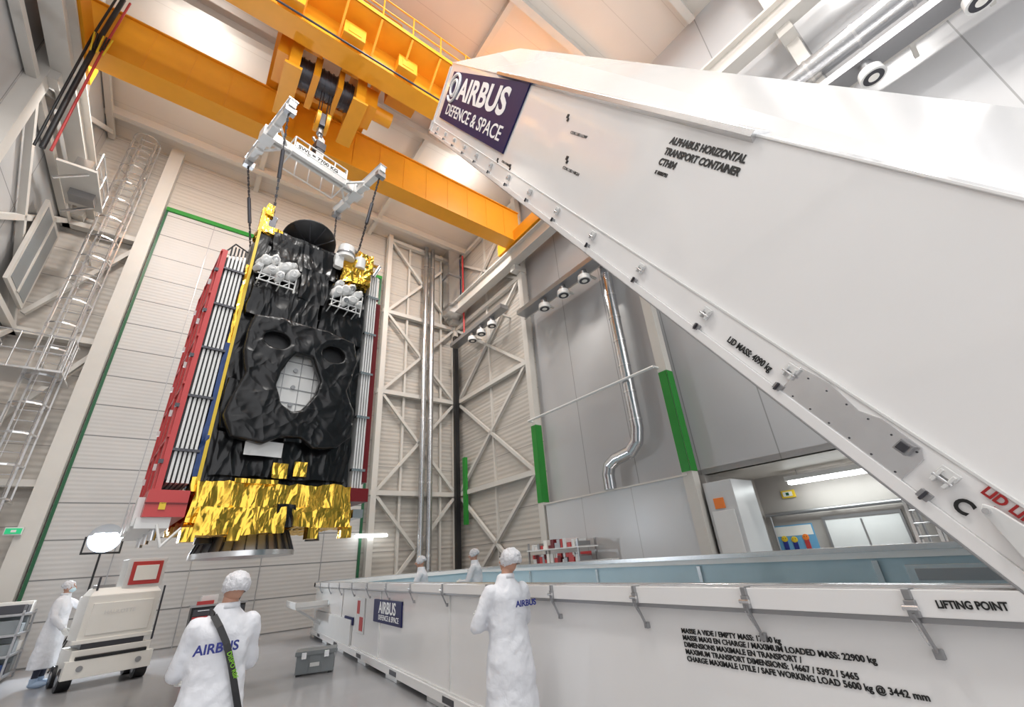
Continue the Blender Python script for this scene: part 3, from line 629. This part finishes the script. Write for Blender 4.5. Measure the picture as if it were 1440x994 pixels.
def f(b):
    pts=[(-4.2,11.3,16.9),(-4.2,11.3,14.9),(-4.2,11.5,12.6),(-4.25,11.8,11.2)]
    b.tube(pts,.06,'black',8); b.tube([(p[0]+.15,p[1],p[2]) for p in pts],.03,'red',8); b.tube([(p[0]-.13,p[1],p[2]) for p in pts],.03,'black',8)
    for i in range(7): b.cyl((-4.3+i*.06,11.2,15.0),(-4.2+i*.04,11.2,14.3+.1*(i%3)),.02,.02,'yel' if i%3==0 else 'black',6)
simple('crane_cable_festoon',f)
def f(b):
    b.box2((6.0,18.1,2.95),(7.3,18.2,3.0),'white2'); b.cyl((6.0,18.1,2.9),(7.3,18.1,2.9),.05,.05,'tube')
simple('fluorescent_lamp',f)
def f(b):
    b.box2((13.3,2.7,3.08),(13.6,5.0,3.2),'white2'); b.cyl((13.38,2.75,3.03),(13.38,4.95,3.03),.05,.05,'tube'); b.cyl((13.52,2.75,3.03),(13.52,4.95,3.03),.05,.05,'tube')
    for y in(3,4.7): b.cyl((13.45,y,3.2),(13.45,y,3.35),.01,.01,'grm',6)
simple('ceiling_strip_lamp',f)
def f(b): b.box2((13.95,5.1,2.7),(14,5.45,2.9),'yel'); b.box2((13.93,5.16,2.74),(13.95,5.4,2.86),'white2'); b.box2((13.92,5.24,2.76),(13.93,5.32,2.84),'dgreen')
simple('emergency_exit_light',f)
def f(b):
    b.cyl((13.85,6,2.3),(13.85,2.6,2.3),.05,.05,'grm')
    for y in(5.8,4.3,2.8): b.box2((13.85,y,2.27),(14,y+.05,2.33),'steel')
    for y in(5.9,2.65): b.cyl((13.85,y,0),(13.85,y,2.3),.03,.03,'grm')
simple('wall_service_pipe',f)
def f(b):
    b.box2((13.97,4.95,1.35),(14,5.95,2.0),'poster'); b.box2((13.965,4.98,1.72),(13.97,5.92,1.97),'cream')
    for y,z,c in((5.75,1.65,'yel'),(5.5,1.62,'yel'),(5.2,1.66,'box_or')):
        b.sph((13.96,y,z),(.01,.085,.085),c); b.box2((13.955,y-.06,1.38),(13.965,y+.06,z-.04),'red' if c=='box_or' else 'ntext')
        b.cyl((13.95,y-.03,z+.02),(13.955,y-.03,z+.02),.012,.012,'black',6); b.cyl((13.95,y+.03,z+.02),(13.955,y+.03,z+.02),.012,.012,'black',6)
simple('safety_poster',f)
def f(b): 
    b.box2((13.94,3.0,0),(14,4.6,2.05),'white2'); b.box2((13.93,3.78,0),(13.94,3.82,2.0),'grm'); b.box2((13.9,3.7,1.0),(13.93,3.74,1.2),'alu')
    b.box2((13.92,2.95,2.05),(14,4.65,2.12),'grm'); b.box2((13.92,2.95,0),(14,3.0,2.05),'grm'); b.box2((13.92,4.6,0),(14,4.65,2.05),'grm')
simple('door_3',f)
def f(b):
    for y in(2.35,2.75): b.beam((13.0,y,0),(13.75,y,3.0),.06,.04,'alu'); b.beam((13.05,y-.05,0),(13.85,y-.05,2.9),.06,.04,'alu')
    for i in range(11):
        t=(i+.5)/11; b.cyl((13.0+.75*t,2.35,3*t),(13.0+.75*t,2.75,3*t),.02,.02,'alu',6)
simple('aluminium_ladder',f)
def f(b):
    b.box2((13.6,-1,0),(14,1.6,.9),'cream'); b.box2((13.6,-1,.9),(14,1.6,.94),'grm'); b.box2((13.7,.7,.94),(13.75,1.2,1.35),'black'); b.box2((13.69,.73,.98),(13.7,1.17,1.3),'poster'); b.box2((13.7,.9,.94),(13.8,1,.98),'black')
simple('workbench_with_monitor',f)
def f(b):
    for y in(9.7,12.0):
        for x in(9.75,10.5): b.beam((x,y,0),(x,y,2.1),.05,.05,'grm')
    for z in(.3,.9,1.45,1.85): b.box2((9.7,9.65,z),(10.55,12.05,z+.04),'white2')
    random.seed(3)
    for z in(1.49,1.89,.94,1.62):
        y=9.72
        while y<11.85:
            w=random.uniform(.06,.16); hh=random.uniform(.08,.26) if z!=1.62 else .12; b.box2((9.76+random.uniform(0,.1),y,z),(10.3,y+w,z+hh),random.choice(['dred','white2','cream','red','grm','red','white2'])); y+=w+.03
simple('equipment_shelf',f)
def f(b):
    b.box2((9.85,8.6,0),(10.6,9.4,.9),'cream')
    b.box2((9.8,8.5,.9),(10.65,9.5,.95),'alu'); b.box2((10.1,8.8,.95),(10.4,9.3,1.5),'white2')
    for i in range(3): b.box2((9.84,8.65,.1+i*.27),(9.85,9.35,.33+i*.27),'white2'); b.box2((9.82,8.9,.2+i*.27),(9.84,9.1,.23+i*.27),'grm')
simple('drawer_cabinet',f)
def f(b):
    b.box2((.7,16.3,.1),(2.0,17.0,1.08),'black'); b.box2((.66,16.25,1.08),(2.04,17.05,1.13),'grm')
    for i in range(5):
        for x in(.75,1.4): b.box2((x,16.27,.15+i*.18),(x+.58,16.3,.31+i*.18),'red' if i in(1,3) else 'dark'); b.box2((x+.1,16.25,.26+i*.18),(x+.48,16.27,.28+i*.18),'alu')
    for x in(.8,1.9):
        for y in(16.4,16.9): b.cyl((x,y-.03,.06),(x,y+.03,.06),.06,.06,'black')
    b.box2((.9,16.5,1.13),(1.3,16.8,1.35),'white2'); b.sph((1.7,16.6,1.25),(.18,.15,.14),'black',jit=.2); b.box2((.8,16.35,1.13),(1.2,16.45,1.22),'red')
simple('tool_trolley',f,RM@Matrix.Translation((.35,0,0)),.008)
def f(b):
    b.box2((0,0,.03),(.75,.45,.38),'crate'); b.box2((-.03,-.03,.36),(.78,.48,.44),'crate'); b.box2((.1,-.045,.3),(.2,-.0,.42),'alu'); b.box2((.55,-.045,.3),(.65,0,.42),'alu'); b.box2((.28,-.02,.15),(.47,0,.22),'white2'); b.box2((0.02,.0,0),(.1,.45,.04),'black'); b.box2((.65,0,0),(.73,.45,.04),'black')
    for x in(.25,.5): b.box2((x-.01,-.012,.05),(x+.01,.0,.35),'crate')
simple('storage_crate',f,Matrix.Translation((1.58,10.4,0))@Matrix.Rotation(math.radians(-15),4,'Z')@Matrix.Scale(.88,4),.01)
def f(b):
    for z in(.1,.5,.9,1.3): b.box2((-4.9,16.1,z),(-3.9,17.6,z+.05),'grm')
    for x in(-4.88,-3.92):
        for y in(16.12,17.58): b.beam((x,y,0),(x,y,1.4),.04,.04,'grm')
    random.seed(9)
    for z in(.15,.55,.95,1.35):
        for i in range(3):
            y=16.15+i*.48; b.box2((-4.8,y,z),(-3.95,y+.38,z+random.uniform(.15,.33)),random.choice(['crate','dark','solar','crate','cream']))
simple('storage_rack',f,RM@Matrix.Translation((1.75,-.4,0)),.006)
def f(b): b.box2((-3.45,17.98,3.2),(-3.1,18.06,3.4),'white2'); b.box2((-3.43,17.96,3.23),(-3.12,17.98,3.37),'grn'); b.box2((-3.32,17.95,3.27),(-3.22,17.96,3.33),'white2')
simple('exit_sign',f)
FM=RM@Matrix.Translation((-1.3,17.2,0))@Matrix.Rotation(math.radians(9),4,'Z')
def f(b):
    for a in(0,2.1,4.2): b.cyl((0,0,1.0),(.6*math.cos(a),.6*math.sin(a),0.02),.02,.02,'black',8)
    b.cyl((0,0,.9),(0,0,2.65),.025,.025,'black',8); b.cyl((0,.2,3.05),(0,-.02,3.0),.2,.38,'grm',32); b.cyl((0,-.022,3.0),(0,-.035,3.0),.36,.36,'reflector',32); b.cyl((0,-.036,3.0),(0,-.05,3.0),.27,.27,'flood',28)
    b.box2((-.42,.0,2.65),(-.38,.06,3.05),'black'); b.box2((.38,.0,2.65),(.42,.06,3.05),'black'); b.box2((-.42,.0,2.6),(.42,.06,2.65),'black')
simple('tripod_floodlight',f,FM)
def f(b):
    b.box2((-.62,-.5,.22),(.62,.7,.66),'cream'); b.box2((-.68,-.6,.2),(.68,-.42,.5),'cream'); b.box2((-.55,-.61,.5),(.55,-.5,.56),'black')
    for x in(-.58,.58):
        for y in(-.28,.5): b.cyl((x-.1,y,.19),(x+.1,y,.19),.19,.19,'black',24); b.cyl((x-.11,y,.19),(x+.11,y,.19),.09,.09,'grm',16)
    b.box2((-.5,-.4,.66),(.5,.6,.8),'dark')
    b.box2((-.6,-.42,.8),(.6,.6,1.6),'cream'); b.prism([(-.6,-.42,1.6),(.6,-.42,1.6),(.52,-.25,1.74),(-.5,-.25,1.74)],(0,.8,0),'cream')
    b.box2((-.5,-.45,.9),(.5,-.42,1.46),'cream'); b.box2((-.66,-.46,.76),(.66,-.3,.83),'cream')
    b.box2((-.1,-.3,1.7),(.6,.25,2.28),'white2'); b.box2((-.02,-.33,1.76),(.53,-.3,2.22),'red'); b.box2((.05,-.35,1.84),(.46,-.33,2.14),'cream')
    b.box2((-.5,-.2,1.72),(-.2,.2,1.8),'grm'); b.cyl((-.5,-.3,1.7),(-.5,-.3,1.95),.02,.02,'dark')
    for x in(-.45,.45): b.cyl((x,-.6,.36),(x,-.62,.36),.05,.05,'grm')
    b.tube([(.62,-.5,.68),(.62,-.52,1.7)],.02,'dark',8)
VM=Matrix.Translation((-1.66,13.72,0))@Matrix.Rotation(math.radians(18),4,'Z')
ve=simple('mobile_service_lift',f,VM,.04)
text('HAULOTTE',.10,VM@V((-.3,-.455,1.25)),VM.to_3x3()@V((1,0,0)),(0,0,1),'white2',ve)

# ---------------------------------------------------------------- people
def hand(name,w,d,pn,parent,mt,curl=.5,thumb=1):
    b=B(); d=V(d).normalized(); pn=V(pn); pn=(pn-d*pn.dot(d)).normalized(); s=d.cross(pn)*thumb
    b.cap(w-d*.02,w+d*.03,.027,.028,mt,10)
    for k in(-.026,-.009,.009,.026): b.cap(w+d*.02+s*k*.7,w+d*.085+s*k,.015,.012,mt,8)
    for k,L in((.030,.068),(.010,.08),(-.010,.074),(-.029,.058)):
        a=w+d*.088+s*k; d1=(d*math.cos(curl*.6)+pn*math.sin(curl*.6)); d2=(d*math.cos(curl*1.7)+pn*math.sin(curl*1.7))
        m1=a+d1*L*.5; b.cap(a,m1,.0105,.0095,mt,8); m2=m1+d2*L*.3; b.cap(m1,m2,.0095,.009,mt,8)
        b.cap(m2,m2+(d*math.cos(curl*2.4)+pn*math.sin(curl*2.4))*L*.25,.009,.0075,mt,8)
    t0=w+d*.025+s*.026; t1=t0+(d*.6+s*.7+pn*.3).normalized()*.04; t2=t1+(d*.85+s*.3+pn*.4).normalized()*.032
    b.cap(t0,t1,.014,.011,mt,8); b.cap(t1,t2,.011,.009,mt,8)
    o=b.obj(name,parent=parent); r=o.modifiers.new('r','REMESH'); r.mode='VOXEL'; r.voxel_size=.005; r.use_smooth_shade=True
    return o
def person(loc,yaw,ht=1.76,la=None,ra=None,hp=0,hy=0,ht_=0,mask=False,hem=.42,fat=1.0,back=None,strap=False,curl=.5,hx=0):
    PM=Matrix.Translation(loc)@Matrix.Rotation(yaw,4,'Z')@Matrix.Scale(ht/1.76,4)
    b=B(); k=fat
    b.loft([(hem,.26*k,.2*k,0,0),(.6,.25*k,.19*k,0,0),(.82,.24*k,.18*k,0,0),(1.0,.215*k,.165*k,0,.0),(1.12,.20*k,.15*k,0,0),(1.26,.205*k,.15*k,0,0),(1.36,.21*k,.14*k,0,-.005),(1.42,.185*k,.12*k,0,-.01),(1.47,.125*k,.095*k,0,-.01),(1.51,.085,.078,0,0),(1.545,.07,.07,0,.005)],'coat',28)
    la=la or ((-.28,.02,1.15),(-.28,.16,.93)); ra=ra or ((.28,.02,1.15),(.28,.16,.93))
    for sx,(el,wr) in((-1,la),(1,ra)):
        sh=V((sx*.185*k,-.005,1.405)); el=V(el);wr=V(wr)
        b.cap(sh,el,.072,.058,'coat',14); b.cap(el,wr,.060,.045,'coat',14)
    body=b.obj('cleanroom_technician',PM)
    r=body.modifiers.new('r','REMESH'); r.mode='VOXEL'; r.voxel_size=.014; r.use_smooth_shade=True
    s=body.modifiers.new('s','SMOOTH'); s.factor=.6; s.iterations=5
    tx=bpy.data.textures.new('folds','CLOUDS'); tx.noise_scale=.13; tx.noise_depth=2
    dm=body.modifiers.new('d','DISPLACE'); dm.texture=tx; dm.strength=.035; dm.mid_level=.5; dm.texture_coords='LOCAL'
    b=B()
    for sx in(-1,1):
        b.cap((sx*.1,0,.8),(sx*.11,.01,.48),.08,.062,'trouser',12); b.cap((sx*.11,.01,.48),(sx*.11,-.01,.12),.062,.048,'trouser',12)
    o=b.obj('trousers',parent=body); r=o.modifiers.new('r','REMESH'); r.mode='VOXEL'; r.voxel_size=.014; r.use_smooth_shade=True
    b=B()
    for sx in(-1,1): b.sph((sx*.115,.06,.055),(.055,.14,.055),'shoe',16,10); b.cyl((sx*.11,-.01,.05),(sx*.11,-.01,.16),.055,.06,'shoe',14)
    b.obj('shoes',parent=body)
    b=B(); b.cyl((0,0,1.48),(hx*.9,.015,1.61),.058,.054,'skin',18)
    b.loft([(1.515,.084,.084,0,0),(1.555,.072,.074,hx*.3,.0),(1.557,.064,.066,hx*.3,.0),(1.52,.06,.06,0,0)],'coat',22); b.obj('neck_and_collar',parent=body)
    HR=Matrix.Translation((hx,.01,1.57))@Matrix.Rotation(hy,4,'Z')@Matrix.Rotation(ht_,4,'Y')@Matrix.Rotation(hp,4,'X'); 
    b=B()
    b.sph((0,.015,.085),(.073,.091,.106),'skin',24,18); b.sph((0,.035,.03),(.052,.065,.05),'skin',18,12)
    b.sph((0,.108,.075),(.013,.018,.024),'skin',12,8); b.sph((0,.118,.06),(.016,.014,.012),'skin',12,8)
    for sx in(-1,1):
        b.sph((sx*.031,.095,.097),(.014,.011,.009),'wtext',12,8); b.sph((sx*.031,.105,.097),(.006,.004,.006),'black',10,6); b.sph((sx*.031,.098,.115),(.02,.009,.005),'black',10,6)
        b.sph((sx*.076,.01,.08),(.010,.02,.032),'skin',12,8)
    b.sph((0,.1,.033),(.024,.01,.006),'red',12,6)
    if mask: b.sph((0,.045,.045),(.062,.085,.058),'mask',20,12); b.box((0,.0,.07),(.16,.012,.01),'mask')
    vs=[];sg,rg=56,22; c0=V((0,-.012,.11))
    for j in range(rg+1):
        ph=math.pi*.70*j/rg
        for i in range(sg):
            t=2*math.pi*i/sg; d=V((math.sin(ph)*math.cos(t),math.sin(ph)*math.sin(t),math.cos(ph)))
            rx=1+.10*noise.noise(d*3.2+V((loc[0],loc[1],0)))+.045*math.sin(t*14+3*noise.noise(d*2))*(j/rg)**2+.05*noise.noise(d*9)
            if j>rg-2: rx*=.93
            vs.append(c0+Matrix.Rotation(-.42,3,'X')@V((d.x*.094,d.y*.112,d.z*.102))*rx)
    b.add(vs,[(j*sg+i,(j+1)*sg+i,(j+1)*sg+(i+1)%sg,j*sg+(i+1)%sg) for j in range(rg) for i in range(sg)],'cap',True)
    o=b.obj('head',PM@HR); o.parent=body; o.matrix_parent_inverse=PM.inverted()
    for sx,(el,wr),nm in((-1,la,'hand_l'),(1,ra,'hand_r')):
        d=(V(wr)-V(el)).normalized(); hand(nm,V(wr)+d*.02,d,V((-sx,0,-.2)) if abs(d.x)<.7 else V((0,-1,0)),body,'glove',curl,1 if sx>0 else -1)
    if back:
        x,z,s_=back
        text('AIRBUS',s_,PM@V((x,-.178*fat,z)),PM.to_3x3()@V((1,0,0)),(0,0,1),'ntext',body,fat=.002,align='CENTER')
    if strap:
        b=B(); pts=[(-.10,.10,1.46),(-.115,.0,1.51),(-.10,-.09,1.48),(-.06,-.145,1.41),(0,-.172,1.30),(.055,-.18,1.16),(.11,-.178,1.0),(.16,-.17,.86),(.21,-.05,.8)]
        for i,(p,q) in enumerate(zip(pts,pts[1:])): b.beam(p,V(q)+(V(q)-V(p))*.06,.012,.042,'black',(0,-.3,1) if i<2 else (1,0,.6))
        b.obj('shoulder_strap',parent=body)
        text('DISPO RBF',.04,PM@V((.01,-.193,1.24)),PM.to_3x3()@V((.40,0,-.9)),PM.to_3x3()@V((.9,0,.40)),'lime',body)
    return body
person((.13,4.40,0),math.radians(10),1.75,hp=.22,back=(-.055,1.25,.085),strap=True,fat=.96,hx=.02,ht_=.05,la=((-.235,.07,1.14),(-.19,.28,1.08)),ra=((.235,.07,1.14),(.19,.28,1.08)))
person((2.38,3.95,0),math.radians(0),1.78,hp=.2,hy=.3,back=(.10,1.285,.068),fat=.95,hx=.045,la=((-.30,.06,1.16),(.02,.22,1.16)),ra=((.25,.1,1.16),(-.04,.24,1.2)))
person((3.55,9.2,.24),math.radians(60),1.62,hp=-.1,la=((-.26,.12,1.15),(-.1,.3,1.1)),ra=((.26,.12,1.15),(.1,.3,1.1)),hem=.6)
person((4.52,8.7,.24),math.radians(50),1.68,hp=-.1,la=((-.26,.12,1.15),(-.12,.3,1.15)),ra=((.26,.12,1.15),(.1,.3,1.15)),hem=.6)
person((-2.72,14.4,0),math.radians(-100),1.92,mask=True,hem=.3,la=((-.22,.25,1.28),(-.1,.52,1.40)),ra=((.27,.03,1.15),(.24,.2,.95)),curl=.3)

# ---------------------------------------------------------------- lights
def area(name,loc,size,power,rot,col=(1,.98,.95),sy=None,M_=RM):
    l=bpy.data.lights.new(name,'AREA'); l.energy=power; l.size=size; l.color=col
    if sy: l.shape='RECTANGLE'; l.size_y=sy
    o=bpy.data.objects.new(name,l); scene.collection.objects.link(o)
    o.matrix_basis=M_@Matrix.Translation(loc)@rot; return o
D=Matrix()
for i,(x,y) in enumerate([(-2.5,-2),(2.6,-2),(8,-2),(-2.5,3.6),(2.6,3.6),(8.6,6.7)]):
    b=B(); b.box2((x-.7,y-.7,ZC-.5),(x+.7,y+.7,ZC-.4),'white2'); b.box2((x-.62,y-.62,ZC-.51),(x+.62,y+.62,ZC-.5),'lamp'); b.obj('ceiling_light_panel',RM)
    area('ceiling_light',(x,y,ZC-.55),1.3,490,D)
for x in(-2.5,2.6,7.6):
    area('added_wall_fill',(x,12.54,16.4),.5,430,Matrix.Rotation(math.radians(28),4,'X'))  # added fill light behind the far girder, brightens the back wall
    area('added_ceiling_fill',(x,12.1,17.06),.4,75,Matrix.Rotation(math.radians(150),4,'X'))  # added upward fill, out of view, brightens ceiling and upper wall
for y in(8.6,1,-3): area('high_bay_light',(10.0,y,10.4),.6,125,Matrix.Rotation(math.radians(35),4,'Y'),(1,.95,.88))
area('fluorescent_light',(13.2,3.8,2.95),.2,28,D,(.9,1,1),2.0)
fl=bpy.data.lights.new('flood_light','SPOT'); fl.energy=600; fl.spot_size=2.6; fl.shadow_soft_size=.25; fl.color=(.85,.92,1)
fo=bpy.data.objects.new('flood_light',fl); scene.collection.objects.link(fo); fo.matrix_basis=Matrix.Translation(RM@V((-1.27,17.0,3.0)))@Matrix.Rotation(math.radians(-80),4,'X')
w=bpy.data.worlds.new('world'); scene.world=w; w.use_nodes=True
w.node_tree.nodes['Background'].inputs[0].default_value=(.97,.98,1,1); w.node_tree.nodes['Background'].inputs[1].default_value=1.5
